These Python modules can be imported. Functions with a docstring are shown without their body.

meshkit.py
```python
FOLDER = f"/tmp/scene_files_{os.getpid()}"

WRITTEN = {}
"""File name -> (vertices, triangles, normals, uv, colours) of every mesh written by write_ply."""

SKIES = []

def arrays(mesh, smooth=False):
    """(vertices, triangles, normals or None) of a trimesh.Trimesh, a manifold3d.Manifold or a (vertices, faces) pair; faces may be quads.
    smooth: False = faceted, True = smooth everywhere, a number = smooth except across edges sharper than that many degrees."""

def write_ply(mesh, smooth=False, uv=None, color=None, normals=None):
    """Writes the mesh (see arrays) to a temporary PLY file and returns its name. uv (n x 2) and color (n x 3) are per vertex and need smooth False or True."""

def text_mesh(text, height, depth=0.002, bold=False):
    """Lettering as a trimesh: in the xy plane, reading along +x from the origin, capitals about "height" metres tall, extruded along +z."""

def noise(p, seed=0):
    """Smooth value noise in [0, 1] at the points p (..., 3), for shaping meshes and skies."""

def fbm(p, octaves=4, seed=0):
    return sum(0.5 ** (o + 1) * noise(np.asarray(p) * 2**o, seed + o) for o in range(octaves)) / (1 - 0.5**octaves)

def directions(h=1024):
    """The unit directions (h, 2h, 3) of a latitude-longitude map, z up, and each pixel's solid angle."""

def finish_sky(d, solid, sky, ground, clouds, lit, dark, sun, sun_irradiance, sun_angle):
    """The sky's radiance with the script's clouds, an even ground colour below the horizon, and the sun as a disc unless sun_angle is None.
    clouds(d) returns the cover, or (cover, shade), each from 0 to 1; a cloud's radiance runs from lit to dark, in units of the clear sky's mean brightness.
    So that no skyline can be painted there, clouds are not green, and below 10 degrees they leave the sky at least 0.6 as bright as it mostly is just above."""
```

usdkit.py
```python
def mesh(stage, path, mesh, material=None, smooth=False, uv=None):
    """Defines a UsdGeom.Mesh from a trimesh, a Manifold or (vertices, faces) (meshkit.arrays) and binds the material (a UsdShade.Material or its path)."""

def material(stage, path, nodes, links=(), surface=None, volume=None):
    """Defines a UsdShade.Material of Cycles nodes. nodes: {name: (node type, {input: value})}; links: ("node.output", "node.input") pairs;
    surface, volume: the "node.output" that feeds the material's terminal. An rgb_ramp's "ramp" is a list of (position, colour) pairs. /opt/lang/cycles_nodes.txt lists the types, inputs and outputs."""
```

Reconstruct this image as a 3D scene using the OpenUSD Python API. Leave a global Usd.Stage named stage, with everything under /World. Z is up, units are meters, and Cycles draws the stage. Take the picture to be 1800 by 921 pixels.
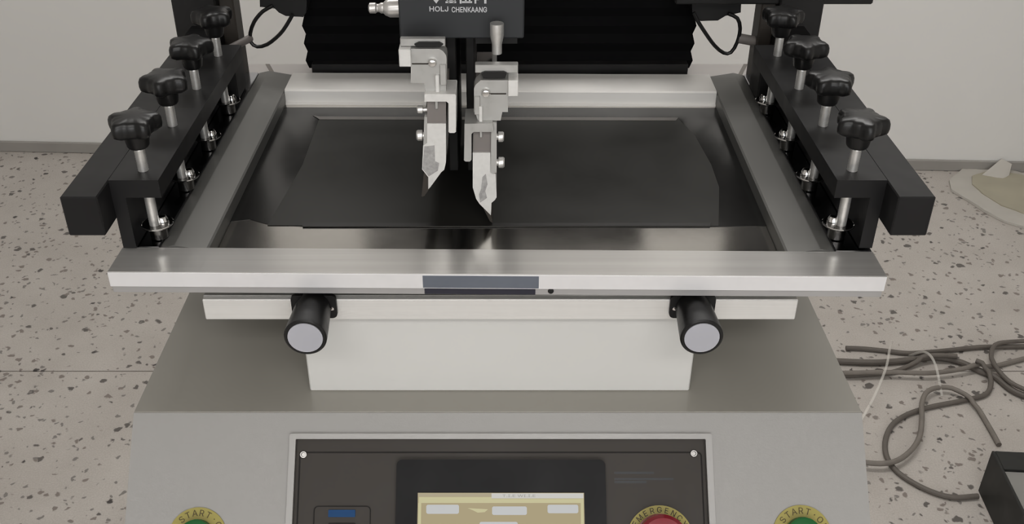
import math, numpy as np, trimesh, usdkit, meshkit, manifold3d
from pxr import Usd, UsdGeom, UsdLux, UsdShade, Gf, Sdf
from shapely.geometry import Polygon, Point, LineString, box as sbox
from shapely.ops import unary_union
from shapely import affinity

stage = Usd.Stage.CreateInMemory()
UsdGeom.SetStageUpAxis(stage, 'Z')
UsdGeom.SetStageMetersPerUnit(stage, 1.0)
UsdGeom.Xform.Define(stage, '/World')
UsdGeom.Scope.Define(stage, '/World/Looks')

# ------------------------------------------------------------------ camera
H, PITCH, F, CX, CY = 1.63, math.radians(32.07), 1780.0, 875.0, 460.5
EXPOSURE = 0.0
cam = UsdGeom.Camera.Define(stage, '/World/camera')
cam.AddTranslateOp().Set(Gf.Vec3d(0, 0, H))
cam.AddRotateXOp().Set(90 - math.degrees(PITCH))
cam.CreateHorizontalApertureAttr(36.0)
cam.CreateVerticalApertureAttr(36.0 * 921 / 1800)
cam.CreateFocalLengthAttr(36.0 * F / 1800)
cam.CreateHorizontalApertureOffsetAttr((900 - CX) / 1800 * 36.0)
cam.CreateClippingRangeAttr(Gf.Vec2f(0.05, 50))
cam.CreateExposureAttr(EXPOSURE)

# ------------------------------------------------------------------ light
def rect_light(name, loc, w, h, power, rot=(0, 0, 0), color=(1, 1, 1)):
    l = UsdLux.RectLight.Define(stage, '/World/' + name)
    l.AddTranslateOp().Set(Gf.Vec3d(*loc)); l.AddRotateXYZOp().Set(Gf.Vec3f(*rot))
    l.CreateWidthAttr(w); l.CreateHeightAttr(h); l.CreateIntensityAttr(power); l.CreateColorAttr(Gf.Vec3f(*color))
    return l
CEIL_NEAR, CEIL_FAR, WINDOW_POWER = 5.9, 5.6, 3.3
rect_light('window_daylight', (0.3, -2.36, 1.65), 2.7, 1.5, WINDOW_POWER, (90, 0, 0), (0.985, 0.995, 1.0))
rect_light('ceiling_lamp_near', (0.0, -1.2, 2.83), 2.2, 0.5, CEIL_NEAR, (0, 0, 0), (1.0, 0.985, 0.968))
rect_light('ceiling_lamp_far', (0.2, 2.2, 2.83), 2.2, 0.5, CEIL_FAR, (0, 0, 0), (1.0, 0.985, 0.968))

# ------------------------------------------------------------------ helpers
cp, sp = math.cos(PITCH), math.sin(PITCH)
def ray(px, py):
    u, v = (px - CX) / F, (py - CY) / F
    return np.array([u, cp - v * sp, -sp - v * cp])
def on_y(px, py, y):                       # the point of the vertical plane at depth y
    d = ray(px, py); return np.array([0, 0, H]) + d * (y / d[1])
def on_z(px, py, z):                       # the point of the level plane at height z
    d = ray(px, py); return np.array([0, 0, H]) + d * ((z - H) / d[2])
def lin(r, g, b):
    f = lambda c: c / 12.92 if c <= 0.04045 else ((c + 0.055) / 1.055) ** 2.4
    return tuple(f(x / 255.0) for x in (r, g, b))

used = {}
def numbered(parent, name):
    k = (parent, name); n = used.get(k, -1) + 1; used[k] = n
    return f'{parent}/{name}' + (f'_{n:03d}' if n else '')
def path_of(parent):
    return '/World' if parent is None else str(parent.GetPath())
def obj(name, mesh, m, parent=None, smooth=35, label=None):
    p = usdkit.mesh(stage, numbered(path_of(parent), name), mesh, M[m], smooth=smooth).GetPrim()
    if label: p.SetCustomDataByKey('label', label)
    return p
def tag(p, label, cat=None, group=None, kind=None):
    for k, v in (('label', label), ('category', cat), ('group', group), ('kind', kind)):
        if v: p.SetCustomDataByKey(k, v)
    return p
def thing(name, label, cat, group=None, loc=(0, 0, 0), parent=None):
    x = UsdGeom.Xform.Define(stage, numbered(path_of(parent), name))
    if any(loc): x.AddTranslateOp().Set(Gf.Vec3d(*loc))
    return tag(x.GetPrim(), label, cat, group)

cat = trimesh.util.concatenate
def cbox(x0, x1, y0, y1, z0, z1, c=0.001):
    c = min(c, (x1 - x0) / 3, (y1 - y0) / 3, (z1 - z0) / 3)
    p = []
    for x, sx in ((x0, 1), (x1, -1)):
        for y, sy in ((y0, 1), (y1, -1)):
            for z, sz in ((z0, 1), (z1, -1)):
                p += [(x, y + sy * c, z + sz * c), (x + sx * c, y, z + sz * c), (x + sx * c, y + sy * c, z)]
    return trimesh.convex.convex_hull(np.array(p))
def extrude(poly, depth):
    if not isinstance(poly, Polygon) and not hasattr(poly, 'geoms'): poly = Polygon(poly)
    return cat([trimesh.creation.extrude_polygon(g, depth, engine='earcut') for g in getattr(poly, 'geoms', [poly])])
def along_y(poly, y0, y1):                 # an (x, z) outline extruded in y
    m = extrude(poly, y1 - y0); v = m.vertices.copy()
    m.vertices = np.c_[v[:, 0], y0 + v[:, 2], v[:, 1]]; m.invert(); return m
def along_x(poly, x0, x1):                 # a (y, z) outline extruded in x
    m = extrude(poly, x1 - x0); v = m.vertices.copy()
    m.vertices = np.c_[x0 + v[:, 2], v[:, 0], v[:, 1]]; return m
def lathe(profile, n=32):                  # (r, z) pairs, bottom to top, about z
    return trimesh.creation.revolve(np.array(profile, float), sections=n)
def turn(m, axis, deg):
    m.apply_transform(trimesh.transformations.rotation_matrix(math.radians(deg), axis)); return m
def move(m, x, y, z):
    m.apply_translation((x, y, z)); return m
def smooth_path(pts, step=0.012):
    p = np.asarray(pts, float); q = [p[0] * 2 - p[1], *p, p[-1] * 2 - p[-2]]; out = []
    for i in range(1, len(q) - 2):
        a, b, c, d = q[i - 1], q[i], q[i + 1], q[i + 2]; n = max(2, int(np.linalg.norm(c - b) / step))
        for t in np.linspace(0, 1, n, endpoint=False):
            out.append(0.5 * (2 * b + (c - a) * t + (2 * a - 5 * b + 4 * c - d) * t ** 2 + (3 * b - 3 * c + d - a) * t ** 3))
    return np.array(out + [p[-1]])
def tube(pts, r, n=10, curve=True, step=0.012):
    p = smooth_path(pts, step) if curve else np.asarray(pts, float)
    t = np.gradient(p, axis=0); t /= np.linalg.norm(t, axis=1, keepdims=True) + 1e-12
    a = np.cross(t[0], [0, 0, 1.0]);
    if np.linalg.norm(a) < 1e-3: a = np.array([1.0, 0, 0])
    ang = np.arange(n) * 2 * math.pi / n; V = []
    for i in range(len(p)):
        a = a - t[i] * (a @ t[i]); a /= np.linalg.norm(a); b = np.cross(t[i], a)
        V.append(p[i] + r * (np.cos(ang)[:, None] * a + np.sin(ang)[:, None] * b))
    V = np.vstack(V + [p[:1], p[-1:]]); Fc = []; L = len(p)
    for i in range(L - 1):
        for j in range(n):
            k = (j + 1) % n
            Fc += [(i * n + j, (i + 1) * n + k, (i + 1) * n + j), (i * n + j, i * n + k, (i + 1) * n + k)]
    for j in range(n):
        k = (j + 1) % n
        Fc += [(L * n, i2 := k, j)] if False else [(L * n, k, j), (L * n + 1, (L - 1) * n + j, (L - 1) * n + k)]
    m = trimesh.Trimesh(V, np.array(Fc), process=False); trimesh.repair.fix_normals(m); return m

# ------------------------------------------------------------------ materials
M = {}
def plain(name, color, rough=0.5, metal=0.0, vary=0.06, scale=12.0, bump=0.0, bump_scale=300.0, stretch=(1, 1, 1), spec=0.5, rvar=0.08, **more):
    c = np.array(color)
    nodes = {'g': ('geometry', {}), 'mp': ('mapping', {'scale': tuple(stretch)}), 'n': ('noise_texture', {'scale': scale, 'detail': 4}),
             'r': ('rgb_ramp', {'ramp': [(0.25, tuple(c * (1 - vary))), (0.75, tuple(np.minimum(c * (1 + vary), 1)))]}),
             'rr': ('map_range', {'from_min': 0.25, 'from_max': 0.75, 'to_min': max(rough - rvar, 0.02), 'to_max': rough + rvar}),
             'p': ('principled_bsdf', {'metallic': metal, 'specular_ior_level': spec, **more})}
    links = [('g.position', 'mp.vector'), ('mp.vector', 'n.vector'), ('n.fac', 'r.fac'), ('r.color', 'p.base_color'), ('n.fac', 'rr.value'), ('rr.result', 'p.roughness')]
    if bump:
        nodes['n2'] = ('noise_texture', {'scale': bump_scale, 'detail': 3}); nodes['b'] = ('bump', {'strength': bump, 'distance': 0.001})
        links += [('mp.vector', 'n2.vector'), ('n2.fac', 'b.height'), ('b.normal', 'p.normal')]
    M[name] = usdkit.material(stage, '/World/Looks/' + name, nodes, links, surface='p.BSDF')
def glow(name, color, strength):
    M[name] = usdkit.material(stage, '/World/Looks/' + name, {'p': ('principled_bsdf', {'base_color': tuple(0.06 * np.array(color)), 'roughness': 0.4, 'specular_ior_level': 0.2, 'emission_color': color, 'emission_strength': strength})}, [], surface='p.BSDF')

plain('wall_paint', (0.745, 0.735, 0.715), 0.85, vary=0.03, scale=1.2, bump=0.15, bump_scale=120)
plain('ceiling_paint', (0.80, 0.79, 0.77), 0.9, vary=0.02, scale=1)
plain('skirting', (0.30, 0.285, 0.265), 0.6, vary=0.08, scale=6)
plain('joint', (0.25, 0.23, 0.21), 0.8)
plain('cabinet_paint', (0.325, 0.316, 0.304), 0.45, vary=0.03, scale=5, bump=0.08, bump_scale=500)
plain('top_paint', (0.335, 0.32, 0.285), 0.24, vary=0.02, scale=5, rvar=0.02, spec=0.5)
plain('deck_paint', (0.47, 0.44, 0.42), 0.5, vary=0.03)
plain('white_paint', (0.65, 0.643, 0.622), 0.45, vary=0.02, scale=5)
plain('trim_paint', (0.37, 0.36, 0.35), 0.35, vary=0.02)
plain('panel_gray', (0.040, 0.034, 0.029), 0.55, spec=0.3, vary=0.06, scale=9)
plain('panel_line', (0.014, 0.012, 0.011), 0.6, spec=0.2)
plain('panel_print', (0.040, 0.042, 0.045), 0.5, spec=0.3)
plain('bezel', (0.005, 0.0048, 0.0056), 0.5, spec=0.2)
plain('black_anodised', (0.0095, 0.0092, 0.0097), 0.45, vary=0.08, scale=20, spec=0.28)
plain('black_satin', (0.013, 0.0125, 0.0125), 0.5, vary=0.12, scale=30, spec=0.25)
plain('black_plastic', (0.007, 0.0068, 0.007), 0.36, vary=0.15, scale=40, spec=0.4)
plain('black_deep', (0.0022, 0.0022, 0.0025), 0.8, spec=0.08)
plain('head_gray', (0.034, 0.036, 0.039), 0.55, vary=0.04, spec=0.3)
plain('steel', (0.72, 0.71, 0.69), 0.34, 0.75, vary=0.04, scale=60)
plain('chrome', (0.8, 0.79, 0.78), 0.08, 1.0, vary=0.02, rvar=0.02)
plain('foot_steel', (0.16, 0.155, 0.15), 0.2, 1.0, vary=0.05)
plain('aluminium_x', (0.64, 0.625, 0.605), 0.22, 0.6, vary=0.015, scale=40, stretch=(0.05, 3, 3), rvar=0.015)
plain('lip_lit', (0.80, 0.79, 0.80), 0.35, 0.25, vary=0.02)  # same rail metal, painted lighter where the front face catches the light
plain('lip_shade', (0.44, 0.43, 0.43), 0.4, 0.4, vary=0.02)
plain('aluminium_back', (0.86, 0.84, 0.81), 0.45, 0.25, vary=0.02)
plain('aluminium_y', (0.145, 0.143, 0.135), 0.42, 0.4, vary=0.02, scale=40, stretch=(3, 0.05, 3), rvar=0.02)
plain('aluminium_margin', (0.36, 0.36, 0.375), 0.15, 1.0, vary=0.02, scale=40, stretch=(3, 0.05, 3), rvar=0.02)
plain('matte_aluminium', (0.46, 0.455, 0.44), 0.4, 0.5, vary=0.05, scale=70)
plain('bar_aluminium', (0.80, 0.79, 0.77), 0.3, 0.4, vary=0.015, scale=30, stretch=(0.05, 3, 3))
plain('blade_white', (0.72, 0.71, 0.69), 0.4, 0.2, vary=0.05, scale=150)
plain('blade_smudge', (0.38, 0.37, 0.365), 0.6, 0.1, vary=0.25, scale=260)
plain('stencil_steel', (0.54, 0.52, 0.49), 0.17, 1.0, vary=0.06, scale=9, rvar=0.04, bump=0.06, bump_scale=25)
plain('stencil_film', (0.009, 0.0088, 0.0084), 0.2, vary=0.15, scale=9, rvar=0.03, spec=0.55)
plain('stencil_matte', (0.017, 0.0165, 0.0145), 0.38, vary=0.15, scale=10, rvar=0.06, spec=0.35)
plain('stencil_haze', (0.05, 0.045, 0.042), 0.4, vary=0.12, scale=10)
plain('tape_gray', (0.14, 0.13, 0.12), 0.45)
plain('tape_dark', (0.012, 0.011, 0.010), 0.5)
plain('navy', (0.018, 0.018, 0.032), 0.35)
plain('blue_gray', (0.16, 0.18, 0.22), 0.3, 0.4)
plain('cap_gray', (0.42, 0.42, 0.46), 0.5, vary=0.03)
plain('brass', (0.62, 0.53, 0.47), 0.3, 0.9)
plain('nickel', (0.62, 0.60, 0.58), 0.35, 0.6)
plain('letter_white', (0.55, 0.55, 0.57), 0.6)
plain('tag_yellow', (0.33, 0.28, 0.06), 0.5, vary=0.1)
plain('tag_letter', (0.07, 0.045, 0.008), 0.6)
plain('tag_letter_dark', (0.03, 0.017, 0.004), 0.6)
plain('red_plastic', (0.22, 0.012, 0.022), 0.2, vary=0.05)
plain('green_plastic', (0.012, 0.12, 0.03), 0.2, vary=0.1)
plain('blue_readout', (0.016, 0.06, 0.16), 0.6, spec=0.15)
plain('cable_gray', (0.11, 0.095, 0.082), 0.6, vary=0.15, scale=30)
plain('cable_light', (0.17, 0.15, 0.13), 0.6, vary=0.15, scale=30)
plain('sensor_gray', (0.20, 0.18, 0.17), 0.5)
plain('box_black', (0.010, 0.0105, 0.009), 0.55)
plain('box_inside', (0.22, 0.215, 0.20), 0.7, vary=0.05)
plain('sheet_beige', (0.36, 0.33, 0.25), 0.5, vary=0.10, scale=8)
plain('sheet_white', (0.46, 0.435, 0.395), 0.5, vary=0.08, scale=12)
glow('screen_body', lin(164, 151, 118), 0.93)
glow('screen_band', lin(192, 186, 146), 0.93)
glow('screen_tan', lin(168, 157, 130), 0.93)
glow('screen_white', lin(196, 194, 188), 0.93)
glow('screen_button', lin(188, 189, 189), 0.93)
glow('screen_letter', lin(150, 148, 142), 0.93)
M['lamp_glow'] = usdkit.material(stage, '/World/Looks/lamp_glow', {'e': ('emission', {'color': (1, 0.97, 0.93), 'strength': 4.0})}, [], surface='e.emission')
M['clear_film'] = usdkit.material(stage, '/World/Looks/clear_film', {'t': ('transparent_bsdf', {}), 'd': ('principled_bsdf', {'base_color': (0.85, 0.82, 0.76), 'roughness': 0.25}), 'x': ('mix_closure', {'fac': 0.24})}, [('t.BSDF', 'x.closure1'), ('d.BSDF', 'x.closure2')], surface='x.closure')
# terrazzo: cream cement with angular dark and brown chips of mixed size
def terrazzo():
    nodes = {'g': ('geometry', {}), 'wn': ('noise_texture', {'scale': 48.0, 'detail': 2}), 'wm': ('vector_math', {'math_type': 'multiply_add', 'vector2': (0.026, 0.026, 0.0)}),
             'base': ('noise_texture', {'scale': 5.0, 'detail': 6, 'roughness': 0.6}),
             'rb': ('rgb_ramp', {'ramp': [(0.3, (0.44, 0.405, 0.372)), (0.7, (0.515, 0.48, 0.445))]}),
             'fine': ('noise_texture', {'scale': 260.0, 'detail': 3}), 'rf': ('rgb_ramp', {'ramp': [(0.3, (0.86, 0.85, 0.84)), (0.7, (1, 1, 1))]}),
             'm0': ('mix_color', {'blend_type': 'multiply', 'fac': 1.0}),
             'p': ('principled_bsdf', {'roughness': 0.38, 'specular_ior_level': 0.4})}
    links = [('g.position', 'wn.vector'), ('wn.color', 'wm.vector1'), ('g.position', 'wm.vector3'), ('g.position', 'base.vector'), ('base.fac', 'rb.fac'),
             ('g.position', 'fine.vector'), ('fine.fac', 'rf.fac'), ('rb.color', 'm0.a'), ('rf.color', 'm0.b')]
    prev = 'm0.result'
    for i, (sc, size, share, col) in enumerate([(42.0, 0.30, 0.20, (0.11, 0.098, 0.09)), (54.0, 0.29, 0.30, (0.21, 0.18, 0.16)), (34.0, 0.19, 0.12, (0.055, 0.048, 0.045)), (68.0, 0.28, 0.32, (0.20, 0.185, 0.17))]):
        a = f'v{i}'
        nodes[a] = ('voronoi_texture', {'scale': sc, 'randomness': 1.0, 'feature': 'f1'})
        nodes[a + 'map'] = ('mapping', {'location': (3.1 * i, 1.7 * i, 0), 'rotation': (0, 0, 0.6 * i), 'scale': (1.0, 1.0, 0.0)})
        nodes[a + 's'] = ('separate_color', {})
        nodes[a + 'size'] = ('math', {'math_type': 'multiply', 'value2': size * 1.5})
        nodes[a + 'in'] = ('math', {'math_type': 'subtract'})
        nodes[a + 'edge'] = ('map_range', {'from_min': -0.06, 'from_max': 0.05, 'to_min': 0, 'to_max': 1, 'clamp': True})
        nodes[a + 'pick'] = ('math', {'math_type': 'less_than', 'value2': share})
        nodes[a + 'fac'] = ('math', {'math_type': 'multiply'})
        nodes[a + 'mix'] = ('mix_color', {'blend_type': 'mix', 'b': col})
        links += [('wm.vector', a + 'map.vector'), (a + 'map.vector', a + '.vector'), (a + '.color', a + 's.color'), (a + 's.g', a + 'size.value1'),
                  (a + 'size.value', a + 'in.value1'), (a + '.distance', a + 'in.value2'), (a + 'in.value', a + 'edge.value'),
                  (a + 's.r', a + 'pick.value1'), (a + 'edge.result', a + 'fac.value1'), (a + 'pick.value', a + 'fac.value2'),
                  (prev, a + 'mix.a'), (a + 'fac.value', a + 'mix.fac')]
        prev = a + 'mix.result'
    links.append((prev, 'p.base_color'))
    M['terrazzo'] = usdkit.material(stage, '/World/Looks/terrazzo', nodes, links, surface='p.BSDF')
terrazzo()

# ------------------------------------------------------------------ the room
WY, WS = 3.292, -0.046                      # the far wall runs a little askew: y = WY + WS x
floor = obj('floor', cbox(-3.2, 3.2, -2.5, 3.6, -0.12, -0.006, 0.001), 'joint'); tag(floor, 'cream terrazzo floor with dark stone chips', kind='structure')
xs, ys = [-3.1, -1.85, -0.60, 0.65, 1.90, 3.1], [-2.45, -1.68, -0.43, 0.82, 2.07, 3.5]
for i in range(5):
    for j in range(5):
        obj('slab', cbox(xs[i] + 0.0012, xs[i + 1] - 0.0012, ys[j] + 0.002, ys[j + 1] - 0.002, -0.006, 0.0, 0.0006), 'terrazzo', floor, smooth=False)
def wall_poly(y_off0, y_off1, z0, z1, x0=-3.1, x1=3.1):
    m = cbox(x0, x1, y_off0, y_off1, z0, z1, 0.002); v = m.vertices.copy(); v[:, 1] += WY + WS * v[:, 0]; m.vertices = v; return m
tag(obj('wall_back', wall_poly(0.0, 0.12, 0, 2.86), 'wall_paint'), 'off-white painted wall behind the machine', kind='structure')
tag(obj('baseboard_back', wall_poly(-0.012, -0.0005, 0.0005, 0.040), 'skirting'), 'low grey skirting along the foot of the wall', kind='structure')
tag(obj('wall_left', cbox(-3.2, -3.1, -2.5, 3.6, 0, 2.86), 'wall_paint'), 'off-white side wall left of the machine', kind='structure')
tag(obj('wall_right', cbox(3.1, 3.2, -2.5, 3.6, 0, 2.86), 'wall_paint'), 'off-white side wall right of the machine', kind='structure')
wf = [cbox(-3.2, -1.15, -2.6, -2.5, 0, 2.86), cbox(1.75, 3.2, -2.6, -2.5, 0, 2.86), cbox(-1.15, 1.75, -2.6, -2.5, 0, 0.8), cbox(-1.15, 1.75, -2.6, -2.5, 2.5, 2.86)]
tag(obj('wall_front', cat(wf), 'wall_paint'), 'off-white wall with the window, behind the viewer', kind='structure')
tag(obj('ceiling', cbox(-3.2, 3.2, -2.6, 3.7, 2.86, 2.95), 'ceiling_paint'), 'plain white ceiling', kind='structure')
win = obj('window_1', cat([cbox(-1.15, 1.75, -2.57, -2.52, 0.8, 0.86), cbox(-1.15, 1.75, -2.57, -2.52, 2.44, 2.5), cbox(-1.15, -1.09, -2.57, -2.52, 0.86, 2.44), cbox(1.69, 1.75, -2.57, -2.52, 0.86, 2.44), cbox(0.27, 0.33, -2.57, -2.52, 0.86, 2.44)]), 'white_paint')
tag(win, 'white framed window behind the viewer', kind='structure')
for x0, x1 in ((-1.09, 0.27), (0.33, 1.69)):
    obj('pane', cbox(x0, x1, -2.55, -2.545, 0.86, 2.44, 0.0005), 'clear_film', win)
for y, w in ((-1.2, 'behind the viewer'), (2.2, 'between the machine and the wall')):
    t = thing('ceiling_light', f'long flat white ceiling light {w}', 'light', 'ceiling lights', (0.0 if y < 0 else 0.2, y, 2.835))
    obj('housing', cbox(-1.12, 1.12, -0.27, 0.27, 0.002, 0.025), 'white_paint', t)
    obj('diffuser', cbox(-1.1, 1.1, -0.25, 0.25, -0.001, 0.002, 0.0005), 'lamp_glow', t)

# ------------------------------------------------------------------ the printing machine
ZT = 1.103                                  # top of the stencil frame
machine = thing('screen_printer', 'large white and black bench printing machine with touch panel and twin clamp bars', 'printing machine')

# cabinet with a sloping console
CW, CYF, CZ = 0.3835, 0.8195, 0.93
S = math.sqrt(0.5)
slope = 0.26
yb, zb = CYF - slope * S, CZ - 0.001 - slope * S
body_prof = [(1.50, 0.03), (1.50, CZ - 0.001), (CYF, CZ - 0.001), (yb, zb), (yb, zb - 0.10), (yb + 0.10, zb - 0.22), (yb + 0.10, 0.03)]
cabinet = along_x(body_prof, -CW, CW)
O = np.array([0.0, CYF, CZ - 0.001])        # console frame: a across, b down the slope, n out of it
def console(m, n0=0.0):
    v = np.asarray(m.vertices); a, b, n = v[:, 0], v[:, 1], v[:, 2] + n0
    m.vertices = np.c_[a, O[1] - b * S - n * S, O[2] - b * S + n * S]
    trimesh.repair.fix_normals(m); return m
def pan(px, py):                            # photo point -> (a, b) on the console face
    d = ray(px, py); nrm = np.array([0, -S, S]); c0 = np.array([0, 0, H])
    p = c0 + d * (((O - c0) @ nrm) / (d @ nrm)); q = p - O
    return p[0], -(q[1] + q[2]) * S
def flat(poly, n0, n1):                     # a console outline given depth
    return console(extrude(poly, n1 - n0), n0)
def rrect(x0, x1, y0, y1, r): return sbox(x0 + r, y0 + r, x1 - r, y1 - r).buffer(r, quad_segs=6)
pl, pt = pan(520, 771); pr, _ = pan(1240, 769); PB = slope - 0.02
ab = lambda *p: pan(*p)
cab_m = manifold3d.Manifold(manifold3d.Mesh(np.asarray(cabinet.vertices, np.float32), np.asarray(cabinet.faces, np.uint32)))
hole = console(extrude(sbox(pl, pt, pr, PB), 0.03), -0.008)
hole_m = manifold3d.Manifold(manifold3d.Mesh(np.asarray(hole.vertices, np.float32), np.asarray(hole.faces, np.uint32)))
cut = (cab_m - hole_m).to_mesh()
cabinet = trimesh.Trimesh(cut.vert_properties[:, :3], cut.tri_verts)
cab = obj('cabinet', cabinet, 'cabinet_paint', machine, smooth=20)
obj('top_plate', cbox(-CW + 0.0005, CW - 0.0005, CYF + 0.0005, 1.50, CZ - 0.001, CZ, 0.0003), 'top_paint', cab, label='flat grey top of the cabinet')
obj('plinth', cbox(-CW + 0.03, CW - 0.03, yb + 0.14, 1.47, 0.0, 0.03), 'black_satin', cab)

panel = obj('control_panel', flat(sbox(pl + 0.0004, pt + 0.0004, pr - 0.0004, PB - 0.0004), -0.008, -0.002), 'panel_gray', machine, label='dark grey control plate sunk into the sloping front')
outer, inner = rrect(pl - 0.006, pr + 0.006, pt - 0.005, PB + 0.006, 0.002), rrect(pl + 0.0005, pr - 0.0005, pt + 0.0005, PB - 0.0005, 0.001)
obj('panel_trim', flat(outer.difference(inner), 0.0, 0.0035), 'trim_paint', panel, label='pale raised lip round the control plate')
g = 0.0008
gl, gt = ab(527, 795); gr, _ = ab(1233, 795)
groove = rrect(gl, gr, gt, PB - 0.02, 0.004).buffer(g).difference(rrect(gl, gr, gt, PB - 0.02, 0.004).buffer(-g))
obj('border_line', flat(groove, -0.002, -0.0017), 'panel_line', panel)
for px, py in ((533, 799), (1220, 797)):
    a, b = ab(px, py)
    scr = lathe([(0, 0), (0.0040, 0), (0.0040, 0.0010), (0.0034, 0.0016), (0.0024, 0.0016), (0.0020, 0.0004), (0, 0.0004)], 20)
    obj('panel_screw', console(move(scr, a, b, 0), -0.002), 'foot_steel', panel, label='small steel socket screw')
bl, bt = ab(698, 808); br, _ = ab(1063, 807); dl, dt = ab(735, 866); dr, _ = ab(1026, 865); DB = dt + 0.105
obj('screen_bezel', flat(rrect(bl, br, bt, DB + 0.03, 0.006), -0.002, 0.004), 'bezel', panel, label='black rounded surround of the touch screen')
obj('touch_screen', flat(sbox(dl, dt, dr, DB), 0.004, 0.0044), 'screen_body', panel, label='lit tan touch screen')
def scr_rect(x0, y0, x1, y1, m, name, r=0.0, h=0.0008):
    a0, b0 = ab(x0, y0); a1, b1 = ab(x1, y1)
    obj(name, flat(rrect(a0, a1, b0, b1, r) if r else sbox(a0, b0, a1, b1), 0.0044, 0.0044 + h * 0.3), m, panel)
scr_rect(736, 867, 864, 873, 'screen_tan', 'screen_header')
scr_rect(864, 867, 1025, 876, 'screen_white', 'screen_header')
scr_rect(737, 873.5, 864, 884, 'screen_band', 'screen_strip')
scr_rect(864, 876.5, 1025, 884, 'screen_band', 'screen_strip')
a0, b0 = ab(736, 884); a1, _ = ab(741, 884); obj('screen_strip', flat(sbox(a0, b0, a1, DB), 0.0044, 0.0046), 'screen_band', panel)
a0, b0 = ab(1020, 884); a1, _ = ab(1025, 884); obj('screen_strip', flat(sbox(a0, b0, a1, DB), 0.0044, 0.0046), 'screen_band', panel)
for r in ((750, 887, 807, 903), (865, 890, 926, 905), (962, 887, 1016, 902), (843, 917, 910, 935)):
    scr_rect(*r, 'screen_button', 'screen_button', 0.002, 0.002)
tri = [ab(822, 893), ab(858, 895), ab(852, 900), ab(840, 901), ab(832, 897)]
obj('screen_mark', flat(Polygon(tri), 0.0044, 0.0048), 'screen_band', panel)
def con_text(s, px, py, h, m, parent, name, n0, w=None, deg=0.0, centre=True):
    t = meshkit.text_mesh(s, h, 0.0004); v = t.vertices.copy(); lo, hi = v.min(0), v.max(0)
    if w: v[:, 0] *= w / (hi[0] - lo[0]); lo, hi = v.min(0), v.max(0)
    c = (lo + hi) / 2; v[:, :2] -= c[:2]; v[:, 1] *= -1
    k, s_ = math.cos(deg), math.sin(deg); v[:, :2] = v[:, :2] @ np.array([[k, s_], [-s_, k]])
    a, b = ab(px, py) if not isinstance(px, tuple) else px
    v[:, 0] += a; v[:, 1] += b; t.vertices = v
    return console(t, n0)
obj('screen_lettering', con_text('T.I.E WI.I.E', 912, 871.5, 0.0026, 'x', None, '', 0.0047, 0.034), 'screen_letter', panel)
# small counter with a blue readout
cl, ct = ab(551, 889); cr, _ = ab(652, 889)
co = rrect(cl, cr, ct, ct + 0.06, 0.005)
obj('counter_frame', flat(co.difference(co.buffer(-0.0011)), -0.002, -0.0012), 'panel_line', panel)
rl, rt = ab(577, 896); rr_, rb = ab(624, 909)
obj('blue_readout', flat(rrect(rl, rr_, rt, rb, 0.0008), -0.002, -0.0008), 'blue_readout', panel, label='small blue readout')
a0, b0 = ab(577, 919); a1, b1 = ab(624, 935)
obj('counter_window', flat(rrect(a0, a1, b0, b1, 0.001), -0.002, -0.0012), 'panel_line', panel)
a0, b0 = ab(1080, 829); a1, b1 = ab(1150, 833); a2, b2 = ab(1215, 851)
obj('faded_print', flat(unary_union([sbox(a0, b0, a1, b1), sbox(a0, b1 + 0.004, a1 + 0.02, b1 + 0.0062), sbox(a0, b2 - 0.0035, a1 - 0.008, b2 - 0.001)]), -0.002, -0.0018), 'panel_print', panel)

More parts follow.
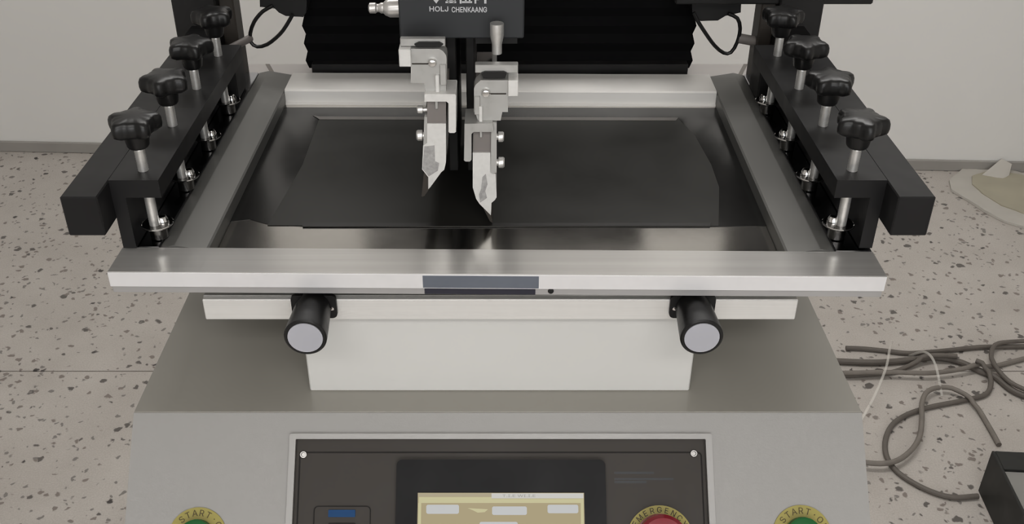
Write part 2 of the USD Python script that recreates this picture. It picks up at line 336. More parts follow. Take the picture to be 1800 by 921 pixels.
# push buttons on yellow name rings
def ring_button(name, px, py, r, cap_r, cap_m, word, step, first, letter_m, cap_h, label, text_r, th, base):
    a, b = ab(px, py)
    ring = obj(name, flat(Point(a, b).buffer(r, quad_segs=16).difference(Point(a, b).buffer(cap_r * 0.8, quad_segs=12)), base, base + 0.0012), 'tag_yellow', machine, label=label)
    let = []
    for i, ch in enumerate(word):
        if ch == ' ': continue
        ang = math.radians(first + step * i)
        let.append(con_text(ch, (a + text_r * math.sin(ang), b - text_r * math.cos(ang)), None, th, '', None, '', base + 0.0012, None, ang))
    obj('ring_lettering', cat(let), letter_m, ring)
    cap = lathe([(cap_r * 0.75, 0), (cap_r, 0.001), (cap_r, 0.003), (cap_r * 0.8, 0.0035), (cap_r * 0.8, cap_h * 0.45), (cap_r * 0.98, cap_h * 0.55), (cap_r * 0.98, cap_h * 0.85), (cap_r * 0.85, cap_h), (cap_r * 0.4, cap_h * 1.06), (0, cap_h * 1.08)], 36)
    obj('button_cap', console(move(cap, a, b, 0), base + 0.0012), cap_m, ring)
ring_button('start_button', 347, 945, 0.0303, 0.0185, 'green_plastic', 'START.OFF', 17.0, -45.0 + 2, 'tag_letter', 0.010, 'green start button on a yellow ring, left of the panel', 0.0247, 0.0062, 0.0)
ring_button('start_button', 1410, 941, 0.0303, 0.0185, 'green_plastic', 'START.OFF', 17.0, -51.0, 'tag_letter', 0.010, 'green start button on a yellow ring, right of the panel', 0.0247, 0.0062, 0.0)
ring_button('emergency_button', 1161, 949, 0.0345, 0.0262, 'red_plastic', 'EMERGENCY', 14.5, -58.0, 'tag_letter_dark', 0.022, 'red emergency stop button on a yellow ring', 0.0300, 0.0056, -0.002)

# white pedestal carrying the printing table
obj('pedestal', cbox(-0.203, 0.207, 0.854, 1.30, CZ, 1.036, 0.0015), 'white_paint', machine, label='plain white block on the cabinet top')
table = obj('print_table', cbox(-0.296, 0.301, 0.843, 1.30, 1.036, 1.062, 0.001), 'matte_aluminium', machine)
obj('front_bar', cbox(-0.2955, 0.3005, 0.837, 0.843, 1.0365, 1.061, 0.001), 'bar_aluminium', table, label='bright aluminium bar along the table edge')
for x in (-0.1835, 0.1945):
    y0, zc = 0.837, 1.0565
    grip = turn(lathe([(0, 0), (0.0155, 0), (0.0165, 0.006), (0.018, 0.012), (0.0205, 0.052), (0.0205, 0.0565), (0.019, 0.058), (0.0175, 0.058), (0.0172, 0.0572), (0, 0.0572)], 40), (1, 0, 0), 90)
    k = obj('table_knob', move(grip, x, y0, zc), 'black_plastic', machine, label='black round table knob with a pale end cap')
    obj('end_cap', move(turn(lathe([(0, 0), (0.0168, 0), (0.0168, 0.001), (0, 0.0012)], 32), (1, 0, 0), 90), x, y0 - 0.0572, zc), 'cap_gray', k, label='pale grey end cap')
    fl = along_y(rrect(x - 0.0225, x + 0.0225, zc - 0.015, zc + 0.012, 0.005), y0 - 0.004, y0)
    obj('flange', fl, 'black_satin', k)
    for sx in (-0.018, 0.018):
        obj('flange_screw', move(turn(lathe([(0, 0), (0.0022, 0), (0.0020, 0.0014), (0, 0.002)], 16), (1, 0, 0), 90), x + sx, y0 - 0.004, zc - 0.003), 'chrome', k)

# rear deck and posts
obj('rear_deck', cbox(-0.385, 0.392, 1.350, 1.421, CZ, 1.085, 0.002), 'deck_paint', machine)
for x, dx in ((-0.315, 0.03), (0.335, -0.03)):
    obj('deck_seam', extrude([(x, 1.351), (x + 0.006, 1.351), (x + 0.006 - dx * 0.9, 1.418), (x - dx * 0.9, 1.418)], 0.0006).apply_translation((0, 0, 1.085)), 'cable_light', machine)

# twin clamp bars
for s in (-1, 1):
    side = 'left' if s < 0 else 'right'
    X = lambda a, b: (min(s * a, s * b), max(s * a, s * b))
    x0, x1 = X(0.374, 0.409)
    bar = obj('clamp_bar', cbox(x0, x1, 0.832, 1.335, 1.138, 1.180, 0.0012), 'black_anodised', machine, label=f'long black clamp bar on the {side} of the frame')
    ang = [(s * 0.326, 1.1615), (s * 0.326, 1.1805), (s * 0.374, 1.1805), (s * 0.374, 1.1045), (s * 0.361, 1.1045), (s * 0.361, 1.1615)]
    obj('angle_rail', along_y(Polygon(ang), 0.865, 1.236), 'black_anodised', bar, smooth=False)
    for yy in (0.862, 0.975, 1.085, 1.195):
        obj('grub_screw_hole', move(lathe([(0, 0), (0.0032, 0), (0.0032, 0.0004), (0, 0.0004)], 14), s * 0.362, yy + 0.06, 1.1804), 'black_deep', bar)
    x0, x1 = X(0.339, 0.374)
    obj('end_bracket', cbox(x0, x1, 1.237, 1.285, 1.1045, 1.1640, 0.002), 'black_satin', bar)
    # star knobs: grip with rod and foot
    for yy in (0.887, 0.992, 1.094, 1.200):
        xk = s * 0.3465; zf = 1.1805
        n, prof = 60, [(0.35, 0.0), (0.80, 0.0012), (0.97, 0.004), (1.0, 0.008), (0.99, 0.013), (0.93, 0.0165), (0.80, 0.0185), (0.4, 0.0195)]
        th = np.arange(n) * 2 * math.pi / n; R0 = 0.0265
        lobe = 0.80 + 0.20 * np.cos(5 * (th + 0.35 * s + yy * 7)); lobe = np.clip(lobe, 0.76, 0.985)
        rings = []
        for kf, kz in prof:
            rad = R0 * kf * (lobe if kf > 0.5 else np.ones(n) * 0.8)
            rings.append(np.c_[rad * np.cos(th), rad * np.sin(th), np.full(n, kz)])
        V = np.vstack(rings + [np.array([[0, 0, 0.0]]), np.array([[0, 0, 0.0196]])]); Fc = []
        for i in range(len(prof) - 1):
            for j in range(n):
                k = (j + 1) % n; Fc += [(i * n + j, i * n + k, (i + 1) * n + k), (i * n + j, (i + 1) * n + k, (i + 1) * n + j)]
        b0, t0 = len(prof) * n, len(prof) * n + 1
        for j in range(n):
            k = (j + 1) % n; Fc += [(b0, k, j), (t0, (len(prof) - 1) * n + j, (len(prof) - 1) * n + k)]
        star = trimesh.Trimesh(V, np.array(Fc), process=False)
        hub = lathe([(0, -0.014), (0.009, -0.014), (0.0105, -0.012), (0.0125, 0.0), (0.0125, 0.003), (0, 0.003)], 24)
        kn = obj('clamp_knob', move(cat([star, hub]), xk, yy, 1.2195), 'black_plastic', machine, smooth=40)
        obj('threaded_rod', move(lathe([(0, 0), (0.0046, 0), (0.0052, 0.001)] + [(0.0052 - 0.00018 * (i % 2), 0.002 + 0.0012 * i) for i in range(74)] + [(0.0046, 0.0915), (0, 0.0915)], 16), xk, yy, 1.1140), 'steel', kn, label='threaded steel rod')
        foot = lathe([(0, 0), (0.0088, 0), (0.0088, 0.0118), (0.0145, 0.0135), (0.0158, 0.0148), (0.0155, 0.0156), (0.0130, 0.0148), (0, 0.0148)], 32)
        ft = obj('swivel_foot', move(foot, xk - s * 0.002, yy + 0.002, ZT + 0.0012), 'foot_steel', kn, label='polished steel swivel foot')
        rim = lathe([(0.0148, 0.0146), (0.0160, 0.0146), (0.0162, 0.0155), (0.0155, 0.0162), (0.0147, 0.0156)], 32)
        dome = move(lathe([(0, 0.0148), (0.0062, 0.0148), (0.0058, 0.0178), (0.004, 0.0212), (0, 0.0226)], 20), -s * 0.0045, 0.004, 0)
        obj('foot_rim', move(cat([rim, dome]), xk - s * 0.002, yy + 0.002, ZT + 0.0012), 'chrome', kn)
    # upright post behind each bar
    x0, x1 = X(0.372, 0.430)
    post = obj('upright_post', cbox(x0, x1, 1.31, 1.37, CZ, 1.60, 0.002), 'black_satin', machine)
    x0, x1 = X(0.352, 0.372)
    obj('guide_rail', cbox(x0, x1, 1.325, 1.36, 1.06, 1.60, 0.002), 'panel_gray', post)
    # black bracket with a hanging sensor lead
    pts = [(455, -40), (457, 12), (483, 15), (490, 22), (502, 28), (533, 30), (538, 22), (541, -40)] if s < 0 else [(1215, -40), (1217, 22), (1224, 34), (1232, 37), (1262, 36), (1275, 28), (1302, 22), (1306, -40)]
    pol = [(p[0], p[2]) for p in (on_y(*q, 1.34) for q in pts)]
    obj('lift_bracket', along_y(Polygon(pol), 1.34, 1.40), 'black_satin', machine, smooth=20)
    if s < 0:
        loop = [(480, 10), (462, 20), (447, 38), (440, 58), (441, 74), (452, 82), (470, 78), (492, 60), (505, 42), (514, 26)]
        pen = ((440, 67), (403, 86))
    else:
        loop = [(1219, 22), (1226, 36), (1240, 58), (1256, 80), (1272, 93), (1285, 92), (1296, 74), (1301, 50), (1296, 32), (1280, 24)]
        pen = ((1298, 67), (1341, 75))
    sens = obj('sensor', tube([on_y(*pen[0], 1.338), on_y(*pen[1], 1.30 if s < 0 else 1.335)], 0.0068 if s > 0 else 0.0052, 14, False), 'sensor_gray', machine, label=f'small grey sensor barrel on a looped black lead, {side} side')
    obj('sensor_lead', tube([on_y(x, y, 1.338 - 0.0005 * i) for i, (x, y) in enumerate(loop)], 0.0026, 8, step=0.006), 'black_plastic', sens)
obj('cross_arm', cbox(0.235, 0.497, 1.318, 1.37, 1.2065, 1.30, 0.002), 'black_satin', machine, label='black arm reaching out to the right')

# pleated bellows with its base bar
prof, k = [(1.362, 1.097)], 0
zz = 1.097
outl = []
zs = np.linspace(1.097, 1.236, 12)
layers = []
for i, z in enumerate(zs):
    o = 0.0035 if i % 2 else 0.0
    layers.append(np.array([(-0.269 - o, 1.372 - o, z), (0.273 + o, 1.372 - o, z), (0.273 + o, 1.46 + o, z), (-0.269 - o, 1.46 + o, z)]))
V = np.vstack(layers); Fc = []
for i in range(len(layers) - 1):
    for j in range(4):
        k = (j + 1) % 4; Fc += [(4 * i + j, 4 * i + k, 4 * i + 4 + k), (4 * i + j, 4 * i + 4 + k, 4 * i + 4 + j)]
L = 4 * (len(layers) - 1); Fc += [(0, 2, 1), (0, 3, 2), (L, L + 1, L + 2), (L, L + 2, L + 3)]
bel = obj('bellows', trimesh.Trimesh(V, np.array(Fc), process=False), 'black_deep', machine, smooth=False, label='black pleated bellows behind the frame')
obj('bellows_base', cbox(-0.262, 0.268, 1.353, 1.371, 1.0855, 1.1095, 0.001), 'black_satin', bel)
obj('bellows_shelf', cbox(-0.262, 0.268, 1.371, 1.42, 1.0855, 1.0968, 0.001), 'black_satin', bel)

# print head
HY = 1.0
hx0, hx1 = on_y(703, 68, HY)[0], on_y(921, 68, HY)[0]; hz0 = on_y(800, 68, HY)[2]
head = obj('print_head', cbox(hx0, hx1, HY, 1.371, hz0, hz0 + 0.150, 0.0015), 'head_gray', machine, label='dark grey print head box with white lettering')
obj('head_carriage', cbox(-0.235, 0.26, 1.54, 1.61, 1.31, 1.50, 0.003), 'black_satin', head)
obj('carriage_arm', cbox(hx0 + 0.01, hx1 - 0.01, 1.371, 1.54, 1.33, 1.40, 0.002), 'black_satin', head)
def head_text(s, px0, px1, py0, py1):
    a, b = on_y(px0, py1, HY), on_y(px1, py0, HY)
    t = meshkit.text_mesh(s, 0.01, 0.0004, bold=True); v = t.vertices.copy(); lo, hi = v.min(0), v.max(0)
    v = (v - lo) / (hi - lo); t.vertices = np.c_[a[0] + v[:, 0] * (b[0] - a[0]), HY - 0.0005 + 0.0004 * (1 - v[:, 2]), a[2] + v[:, 1] * (b[2] - a[2])]
    trimesh.repair.fix_normals(t); return t
letters = [head_text('HOLJ', 755, 788, 11, 20), head_text('CHENKAANG', 794, 856, 12, 21.5)]
def strokes(rects):
    out = []
    for x0, y0, x1, y1 in rects:
        a, b = on_y(x0, y1, HY), on_y(x1, y0, HY); out.append(cbox(a[0], b[0], HY - 0.0006, HY - 0.0001, a[2], b[2], 0.00005))
    return out
a, b, c = on_y(755, -8, HY), on_y(777, -8, HY), on_y(767, 6, HY); t_ = on_y(767, -20, HY)
letters.append(along_y(Polygon([(a[0], a[2]), (c[0], c[2]), (b[0], b[2]), (t_[0], t_[2])]), HY - 0.0005, HY - 0.0001))
letters += strokes([(783, 2.2, 802, 5), (785, -1, 801, 1), (784, -18, 802, -15), (787, -18, 790, 4), (796, -18, 799, 4), (782, -8, 786, -1), (801, -8, 804, -1),
                    (808, -18, 811, 6), (812, 2, 830, 5), (817, -16, 820, 3), (812, -17, 830, -14), (824, -10, 827, 3),
                    (834, -18, 837, 6), (837, -3, 842, 0), (842, -8, 846, -2), (846, -4, 851, -1), (851, -18, 855, 6), (837, -18, 851, -15)])
obj('head_lettering', cat(letters), 'letter_white', head, label='white lettering on the print head')
a = on_y(695, 14, HY + 0.03)
fit = lathe([(0, -0.002), (0.0095, 0), (0.0095, 0.013), (0.0075, 0.0175), (0.0055, 0.0195), (0.0055, 0.022), (0.0042, 0.024), (0.0042, 0.026), (0.0055, 0.0275), (0.0055, 0.0335), (0.003, 0.035), (0, 0.035)], 20)
obj('air_fitting', move(turn(fit, (0, 1, 0), -90), hx0 + 0.001, a[1], a[2]), 'nickel', head, label='nickel air fitting on the side of the head')
for q0, q1 in ((785, 802), (819, 834)):
    p0, p1 = on_y(q0, 110, 1.03)[0], on_y(q1, 110, 1.03)[0]
    obj('lift_plate', cbox(p0, p1, 1.03, 1.16, ZT + 0.004, hz0 + 0.02, 0.001), 'black_satin', head)

# ------------------------------------------------------------------ squeegees held by the head
def squeegee(label, flip, top, dz, Y=0.948):
    """Outlines measured on the front face (photo px), depth added behind; top = px offset table of the left or the right unit."""
    q = thing('squeegee', label, 'squeegee', None)
    P = lambda x, y, yy=Y: (lambda p: (p[0], p[2]))(on_y(x, y, yy))
    box_ = lambda x0, y0, x1, y1, ya, yb_, c=0.0006: (lambda a, b: cbox(min(a[0], b[0]), max(a[0], b[0]), ya, yb_, min(a[1], b[1]), max(a[1], b[1]), c))(P(x0, y1), P(x1, y0))
    poly = lambda pts, ya, yb_: along_y(Polygon([P(*p) for p in pts]), ya, yb_)
    for name, kind, data, ya, yb_, m, lab in top:
        if kind == 'box': mesh = box_(*data, ya, yb_)
        elif kind == 'poly': mesh = poly(data, ya, yb_)
        elif kind == 'screwx':           # a cylinder lying along x
            (x0, y0, x1, y1) = data; a, b = P(x0, (y0 + y1) / 2), P(x1, (y0 + y1) / 2); r = (P(0, y0)[1] - P(0, y1)[1]) / 2; L_ = abs(b[0] - a[0])
            mesh = move(turn(lathe([(0, 0), (r * 0.8, 0), (r, r * 0.25), (r, L_ * 0.55), (r * 0.6, L_ * 0.6), (r * 0.6, L_), (0, L_)], 20), (0, 1, 0), 90 if data[4:] == () and not flip else -90), a[0] if not flip else b[0], (ya + yb_) / 2, a[1])
        elif kind == 'rodz':
            (x0, y0, x1, y1) = data; a, b = P(x0, y1), P(x1, y0); r = (b[0] - a[0]) / 2
            mesh = move(lathe([(0, 0), (r * 0.72, 0), (r * 0.72, (b[1] - a[1]) * 0.3), (r, (b[1] - a[1]) * 0.6), (r, b[1] - a[1]), (0, b[1] - a[1])], 24), (a[0] + b[0]) / 2, (ya + yb_) / 2, a[1])
        elif kind == 'ball':
            (x, y, rpx) = data; a, b = P(x, y), P(x + rpx, y); r = b[0] - a[0]
            mesh = move(turn(lathe([(0, 0), (r, 0), (r, r * 0.5), (r * 0.75, r * 0.95), (0, r * 1.15)], 20), (1, 0, 0), 90), a[0], ya, a[1])
        obj(name, mesh, m, q, smooth=30, label=lab)
    return q
Y = 0.948
left_parts = [
    ('top_plate', 'box', (703, 71, 782, 84), Y + 0.004, Y + 0.012, 'matte_aluminium', None),
    ('slot', 'poly', [(728, 79), (736, 75), (772, 75), (779, 79), (774, 83), (732, 83)], Y + 0.001, Y + 0.006, 'black_satin', 'dark oval slot'),
    ('corner_block', 'box', (702.5, 85, 722, 115), Y - 0.004, Y + 0.03, 'blade_white', 'bright square block'),
    ('clamp_block', 'poly', [(722, 86), (772, 86), (779, 90), (784, 97), (785, 104), (785, 146), (722, 146)], Y, Y + 0.02, 'matte_aluminium', None),
    ('clamp_seam', 'box', (724, 111, 754, 113.5), Y - 0.0006, Y + 0.001, 'panel_gray', None),
    ('clamp_screw', 'ball', (760, 109, 8), Y, 0, 'chrome', None),
    ('side_cheek', 'box', (774, 112, 784, 148), Y - 0.003, Y + 0.02, 'matte_aluminium', None),
    ('fork', 'poly', [(745, 146), (784, 146), (784, 160), (748, 160)], Y, Y + 0.03, 'matte_aluminium', None),
    ('fork_pin', 'box', (766, 130, 772, 160), Y - 0.004, Y + 0.001, 'blade_white', None),
    ('angle_bracket', 'poly', [(747, 160), (800, 160), (802, 162), (802, 226), (799, 228), (791, 228), (789, 226), (789, 176), (785, 173), (747, 173)], Y - 0.008, Y + 0.03, 'blade_white', 'bright right-angled bracket'),
    ('blade_holder', 'poly', [(751, 173), (784, 173), (784, 216), (751, 216)], Y, Y + 0.22, 'sensor_gray', 'grey blade holder'),
    ('holder_rib', 'box', (765, 173, 770, 190), Y - 0.003, Y + 0.001, 'matte_aluminium', None),
    ('cheek_plate', 'poly', [(746, 205), (751, 205), (751, 262), (744, 262)], Y - 0.001, Y + 0.2, 'matte_aluminium', None),
    ('thumb_screw', 'screwx', (732, 193, 750, 206), Y + 0.004, Y + 0.016, 'steel', None),
    ('thumb_screw', 'screwx', (731, 236, 750, 254), Y + 0.004, Y + 0.016, 'steel', None),
    ('blade', 'poly', [(751, 216), (784, 216), (784, 284), (781, 297), (776, 301), (757, 327), (753, 331), (753, 310), (742, 296), (744, 254), (751, 250)], Y - 0.002, Y + 0.22, 'blade_white', 'white angled blade'),
    ('ink_smear', 'poly', [(746, 256), (764, 254), (765, 282), (772, 285), (770, 298), (762, 303), (754, 308), (743, 295)], Y - 0.0026, Y - 0.0018, 'blade_smudge', 'grey smear on the blade'),
    ('blade_tip', 'poly', [(745, 303), (753, 309), (753, 331), (757, 328), (746, 344), (741, 345)], Y - 0.001, Y + 0.21, 'panel_gray', 'thin dark blade tip'),
]
right_parts = [
    ('lift_rod', 'rodz', (861, 60, 886, 114), Y + 0.018, Y + 0.046, 'steel', 'polished lift rod'),
    ('rod_sleeve', 'poly', [(834, 66), (911, 66), (911, 114), (834, 114)], Y + 0.06, Y + 0.08, 'black_satin', None),
    ('top_plate', 'box', (835, 117, 911, 131), Y + 0.004, Y + 0.014, 'matte_aluminium', None),
    ('slot', 'poly', [(846, 129.5), (852, 127), (886, 127), (891, 129.5), (888, 138), (849, 138)], Y + 0.001, Y + 0.006, 'black_satin', 'dark oval slot'),
    ('corner_block', 'box', (893, 139, 911, 167), Y - 0.004, Y + 0.03, 'blade_white', 'bright square block'),
    ('clamp_block', 'poly', [(845, 141), (893, 141), (893, 197), (833, 197), (833, 156), (836, 149)], Y, Y + 0.02, 'matte_aluminium', None),
    ('clamp_seam', 'box', (862, 163.5, 890, 166), Y - 0.0006, Y + 0.001, 'panel_gray', None),
    ('clamp_screw', 'ball', (854, 162, 8), Y, 0, 'chrome', None),
    ('side_cheek', 'box', (834, 168, 844, 200), Y - 0.003, Y + 0.02, 'matte_aluminium', None),
    ('fork', 'poly', [(835, 197), (883, 197), (880, 212), (840, 212)], Y, Y + 0.03, 'matte_aluminium', None),
    ('fork_pin', 'box', (842, 185, 848, 212), Y - 0.004, Y + 0.001, 'blade_white', None),
    ('angle_bracket', 'poly', [(817, 212), (866, 211), (868, 226), (833, 226), (829, 230), (829, 275), (826, 278), (819, 278), (816, 276)], Y - 0.008, Y + 0.03, 'matte_aluminium', 'right-angled bracket'),
    ('blade_holder', 'poly', [(832, 226), (864, 226), (864, 267), (831, 267)], Y, Y + 0.22, 'sensor_gray', 'grey blade holder'),
    ('holder_rib', 'box', (843, 226, 848, 240), Y - 0.003, Y + 0.001, 'matte_aluminium', None),
    ('cheek_plate', 'poly', [(864, 213), (873, 213), (873, 300), (866, 303), (862, 300)], Y - 0.004, Y + 0.2, 'matte_aluminium', None),
    ('thumb_screw', 'screwx', (868, 239, 886, 256), Y + 0.004, Y + 0.016, 'steel', None),
    ('thumb_screw', 'screwx', (868, 284, 887, 302), Y + 0.004, Y + 0.016, 'steel', None),
    ('blade', 'poly', [(831, 267), (862, 267), (862, 300), (867, 304), (871, 304), (873, 345), (870, 350), (864, 355), (863, 377), (843, 357), (837, 348), (831, 328)], Y - 0.002, Y + 0.22, 'blade_white', 'white angled blade'),
    ('ink_smear', 'poly', [(848, 310), (854, 304), (857, 322), (853, 334), (856, 346), (844, 354), (842, 340), (846, 330)], Y - 0.0026, Y - 0.0018, 'blade_smudge', 'grey smear on the blade'),
    ('blade_tip', 'poly', [(850, 366), (863, 378), (866, 391), (861, 388)], Y - 0.001, Y + 0.21, 'panel_gray', 'thin dark blade tip'),
]
squeegee('left, higher squeegee in a silver clamp, its blade lifted clear of the stencil', False, left_parts, 0)
squeegee('right, lower squeegee in a silver clamp, its blade touching the stencil', True, right_parts, 0)

# ------------------------------------------------------------------ stencil frame clamped under the bars
YAW = -0.0115
sf = UsdGeom.Xform.Define(stage, numbered('/World', 'stencil_frame'))
sf.AddTranslateOp().Set(Gf.Vec3d(0.001, 1.078, 0)); sf.AddRotateZOp().Set(math.degrees(YAW)); sf = sf.GetPrim()
tag(sf, 'wide aluminium frame holding a dark polished stencil sheet under the clamp bars', 'stencil frame')
D = 1.078                                   # local y = world y - D
fy0, fy1, by0, by1 = 0.818 - D, 0.8655 - D, 1.271 - D, 1.337 - D
front = [(fy0 + 0.0012, ZT - 0.0004), (fy0 + 0.0016, ZT), (fy1 - 0.001, ZT), (fy1, ZT - 0.001), (fy1, ZT - 0.025), (fy0 + 0.004, ZT - 0.025), (fy0 + 0.004, ZT - 0.0165), (fy0 + 0.0012, ZT - 0.0165)]
fr = obj('front_rail', along_x(front, -0.375, 0.375), 'aluminium_x', sf, smooth=20)
obj('front_lip', cbox(-0.375, 0.375, fy0, fy0 + 0.0012, ZT - 0.0165, ZT - 0.0003, 0.0004), 'lip_lit', fr, label='front edge of the rail, its lit tone painted in')
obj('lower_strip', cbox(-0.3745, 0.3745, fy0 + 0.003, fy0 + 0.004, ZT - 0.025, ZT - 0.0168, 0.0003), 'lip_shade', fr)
obj('back_rail', along_x([(by0, ZT - 0.024), (by0, ZT - 0.019), (by0 + 0.003, ZT - 0.017), (by0 + 0.003, ZT - 0.002), (by0 + 0.005, ZT), (by1 - 0.001, ZT), (by1, ZT - 0.001), (by1, ZT - 0.025), (by0, ZT - 0.025)], -0.2903, 0.2903), 'aluminium_back', sf, smooth=20)
for s in (-1, 1):
    y0, y1 = fy1 + 0.0002, by1
    ridge = [(s * 0.3385, ZT - 0.020), (s * 0.3385, ZT - 0.002), (s * 0.337, ZT - 0.001), (s * 0.3245, ZT + 0.0018), (s * 0.3225, ZT + 0.0018), (s * 0.2925, ZT - 0.0035), (s * 0.2905, ZT - 0.005), (s * 0.2905, ZT - 0.025), (s * 0.3385, ZT - 0.025)]
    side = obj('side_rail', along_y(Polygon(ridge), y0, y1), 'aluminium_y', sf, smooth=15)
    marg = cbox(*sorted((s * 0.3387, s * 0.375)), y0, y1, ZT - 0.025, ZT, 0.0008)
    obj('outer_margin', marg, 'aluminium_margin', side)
obj('stencil_sheet', cbox(-0.290, 0.290, fy1 + 0.0005, by0 - 0.0005, ZT - 0.022, ZT - 0.0202, 0.0004), 'stencil_steel', sf, label='dark polished stencil sheet')
zs_ = ZT - 0.0202
def sheet_poly(pts):
    c, s_ = math.cos(-YAW), math.sin(-YAW); out = []
    for px, py in pts:
        p = on_z(px, py, zs_); x, y = p[0] - 0.001, p[1] - D; out.append((x * c - y * s_, x * s_ + y * c))
    return Polygon(out)
def on_sheet(name, pts, h0, h1, m, label=None):
    obj(name, extrude(sheet_poly(pts), h1 - h0).apply_translation((0, 0, zs_ + h0)), m, sf, smooth=False, label=label)
on_sheet('stencil_film', [(470, 189), (1298, 190), (1420, 396), (1250, 399), (540, 399), (468, 394), (440, 386), (352, 396)], 0.0, 0.0004, 'stencil_film', 'black glossy film over most of the stencil')
on_sheet('print_area', [(562, 208), (1192, 209), (1222, 240), (1250, 290), (1264, 330), (1263, 398), (470, 397), (498, 350), (532, 290)], 0.0004, 0.0007, 'stencil_matte', 'dark matt printing area of the stencil')
on_sheet('tape_strip', [(550, 204), (562, 206), (1192, 208), (1188, 213), (562, 211)], 0.0007, 0.0012, 'tape_gray')
on_sheet('tape_strip', [(532, 394), (1250, 394), (1248, 399), (532, 400)], 0.0007, 0.0016, 'tape_dark')
# dark reflection in the front rail, painted as two coloured strips
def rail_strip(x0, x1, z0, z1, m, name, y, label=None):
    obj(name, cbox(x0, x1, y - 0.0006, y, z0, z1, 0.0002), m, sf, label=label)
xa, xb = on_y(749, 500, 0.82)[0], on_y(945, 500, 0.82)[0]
rail_strip(xa, xb, ZT - 0.0245, ZT - 0.0168, 'navy', 'dark_reflection', fy0 + 0.003, 'dark navy reflection painted on the front rail')
rail_strip(xa - 0.001, xb + 0.003, ZT - 0.0155, ZT - 0.0015, 'blue_gray', 'blue_reflection', fy0 + 0.0003, 'blue-grey reflection painted on the front rail')
xc = on_y(972, 507, 0.82)[0]
obj('rail_rivet', move(turn(lathe([(0, 0), (0.003, 0), (0.0025, 0.001), (0, 0.0013)], 14), (1, 0, 0), 90), xc, fy0 + 0.003, ZT - 0.0205), 'black_satin', sf)

# ------------------------------------------------------------------ on the floor, right: cables, tray, sheet, film strips
def cablepx(cx, cy): return 1440 + cx * 360 / 918, 560 + cy * 361 / 921
laid = []                                    # (x, y, z, r) of the cables already lying there: the next ones rest on them
def cable(pts, r, m, label, lift=0.0):
    p = smooth_path([on_z(*cablepx(q[0], q[1]), r) for q in pts], 0.012); p[:, 2] = r
    for x, y, z, rr in laid:
        d = np.hypot(p[:, 0] - x, p[:, 1] - y); near = d < r + rr
        p[near, 2] = np.maximum(p[near, 2], z + rr + r)
    k = 9; pad = np.pad(p[:, 2], k, mode='edge')
    up = np.array([pad[a:a + 2 * k + 1].max() for a in range(len(p))]); pad = np.pad(up, k, mode='edge')
    low = np.array([pad[a:a + 2 * k + 1].min() for a in range(len(p))]); w = np.hanning(13); w /= w.sum()
    p[:, 2] = np.maximum(p[:, 2], np.convolve(np.pad(low, 6, mode='edge'), w, 'valid'))
    laid.extend((*q, r) for q in p)
    tag(obj('cable', tube(p, r, 10, False), m), label, 'cable', 'loose cables on the floor')
cable([(120, 132), (200, 135), (300, 145), (400, 155), (520, 148), (600, 140), (720, 128), (830, 126), (1000, 124)], 0.0065, 'cable_gray', 'nearly straight grey cable lying farthest from the viewer, nearest the wall')
cable([(60, 190), (200, 196), (300, 195), (420, 184), (500, 174), (570, 180), (640, 198), (720, 235), (790, 262), (860, 318), (930, 350), (1010, 372)], 0.0085, 'cable_gray', 'thick dark grey cable bending toward the right edge', 0.0)
cable([(80, 258), (200, 252), (320, 242), (400, 216), (470, 192), (540, 188), (610, 192)], 0.0065, 'cable_gray', 'short grey cable merging under the thick bend', 0.012)
cable([(100, 262), (300, 258), (480, 262), (600, 250), (680, 234), (780, 216), (870, 192), (1000, 160)], 0.0062, 'cable_light', 'paler grey cable running across to the right edge', 0.022)
cable([(690, 228), (740, 250), (768, 290), (745, 340), (640, 368), (500, 396), (400, 428), (330, 474), (298, 540), (300, 610), (335, 672), (400, 724), (500, 775), (600, 802), (712, 796)], 0.0062, 'cable_gray', 'grey cable curled in the big round loop on the floor', 0.030)
cable([(180, 662), (280, 668), (350, 652), (410, 605), (445, 545), (455, 470), (455, 400), (475, 350), (520, 328), (590, 328), (650, 358), (710, 408), (755, 475), (806, 566)], 0.0062, 'cable_light', 'thin grey cable crossing the loop to the black tray', 0.044)
cable([(930, 350), (850, 310), (795, 255), (766, 200), (772, 150), (800, 128), (880, 120), (1000, 116)], 0.0060, 'cable_gray', 'grey cable turning in a tight bend at the right edge', 0.052)

for pts, lab in (([(345, 20), (320, 120), (298, 225), (255, 310), (196, 390)], 'long thin clear film strip, nearest the cabinet'), ([(425, 85), (475, 150), (520, 205), (575, 265)], 'short clear film strip, right of the longer one')):
    w = [on_z(*cablepx(*q), 0.062) for q in pts]; lift = [0.060, 0.012, 0.0, 0.030, 0.060]
    w = [p - np.array([0, 0, l_]) for p, l_ in zip(w, lift if len(w) == 5 else (0.058, 0.0, 0.0, 0.058))]
    tag(obj('film_strip', tube(w, 0.0032, 8, step=0.01), 'clear_film'), lab, 'plastic strip')

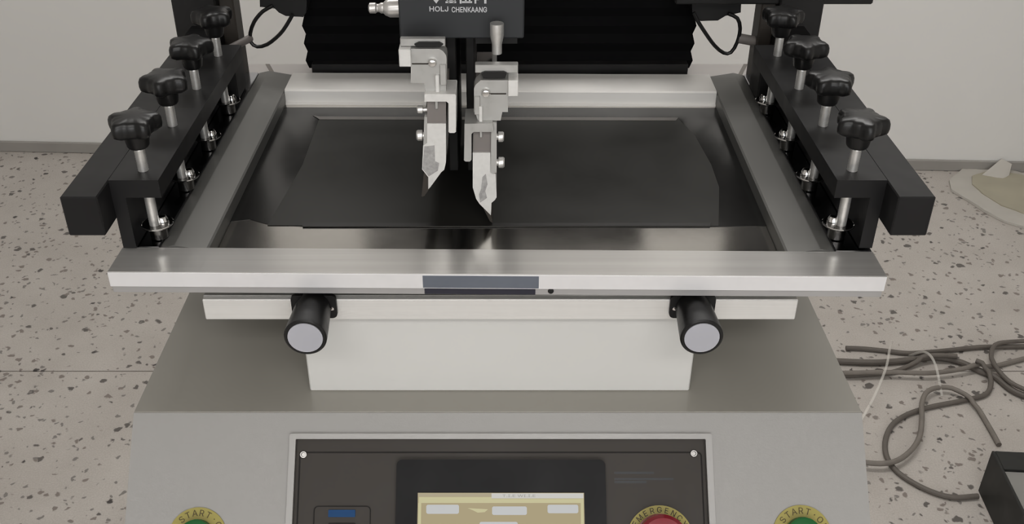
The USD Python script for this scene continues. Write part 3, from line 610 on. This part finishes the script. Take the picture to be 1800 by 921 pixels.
# shallow black tray
tray = thing('floor_tray', 'shallow black tray at the lower right corner, pale grey inside', 'tray')
c0 = on_z(1719, 862, 0.0); tz, tw, tl = 0.119, 0.55, 0.42
UsdGeom.Xformable(tray).AddTranslateOp().Set(Gf.Vec3d(*c0)); UsdGeom.Xformable(tray).AddRotateZOp().Set(-4.0)
obj('top_panel', cbox(0.007, tw - 0.007, -tl + 0.007, -0.056, 0.0, 0.112, 0.001), 'box_inside', tray, label='pale grey inner panel')
for n_, bx in (('side_wall', (0, 0.0065, -tl, 0)), ('side_wall', (tw - 0.0065, tw, -tl, 0)), ('end_wall', (0.0065, tw - 0.0065, -0.055, 0)), ('end_wall', (0.0065, tw - 0.0065, -tl, -tl + 0.0065))):
    obj(n_, cbox(*bx, 0.0, tz, 0.0015), 'box_black', tray)

# plastic sheet by the wall
out = [(1668, 318), (1690, 300), (1722, 290), (1760, 297), (1800, 306), (1860, 320), (1870, 420), (1800, 400), (1765, 390), (1730, 372), (1700, 352), (1672, 335)]
inn = [(1708, 312), (1740, 302), (1790, 310), (1850, 326), (1860, 396), (1800, 378), (1760, 364), (1725, 342), (1708, 326)]
def crumple(pxs, h, seed):
    pol = Polygon([on_z(x, y, 0.004)[:2] for x, y in pxs]).buffer(0.012).buffer(-0.012)
    m = extrude(pol, h)
    for _ in range(3):
        m = m.subdivide()
    v = m.vertices.copy(); up = v[:, 2] > h * 0.5
    v[up, 2] += 0.010 * meshkit.fbm(np.c_[v[up, :2] * 14, np.zeros(up.sum())], 3, seed); m.vertices = v; m.apply_translation((0, 0, 0.0008)); return m
sheet = obj('plastic_sheet', crumple(out, 0.003, 3), 'sheet_white'); tag(sheet, 'crumpled pale plastic sheet on the floor by the wall', 'plastic sheet')
obj('beige_cover', crumple(inn, 0.003, 3).apply_translation((0, 0, 0.004)), 'sheet_beige', sheet, label='beige middle of the sheet')
a = on_z(1748, 288, 0.03)
tag(obj('paper_scrap', trimesh.convex.convex_hull(np.array([(a[0] - 0.06, a[1] - 0.05, 0.012), (a[0] + 0.02, a[1] + 0.0, 0.05), (a[0] + 0.05, a[1] - 0.02, 0.04), (a[0] + 0.0, a[1] - 0.08, 0.012), (a[0] + 0.03, a[1] - 0.06, 0.016)])), 'sheet_white'), 'small whitish scrap propped against the skirting above the sheet', 'scrap')
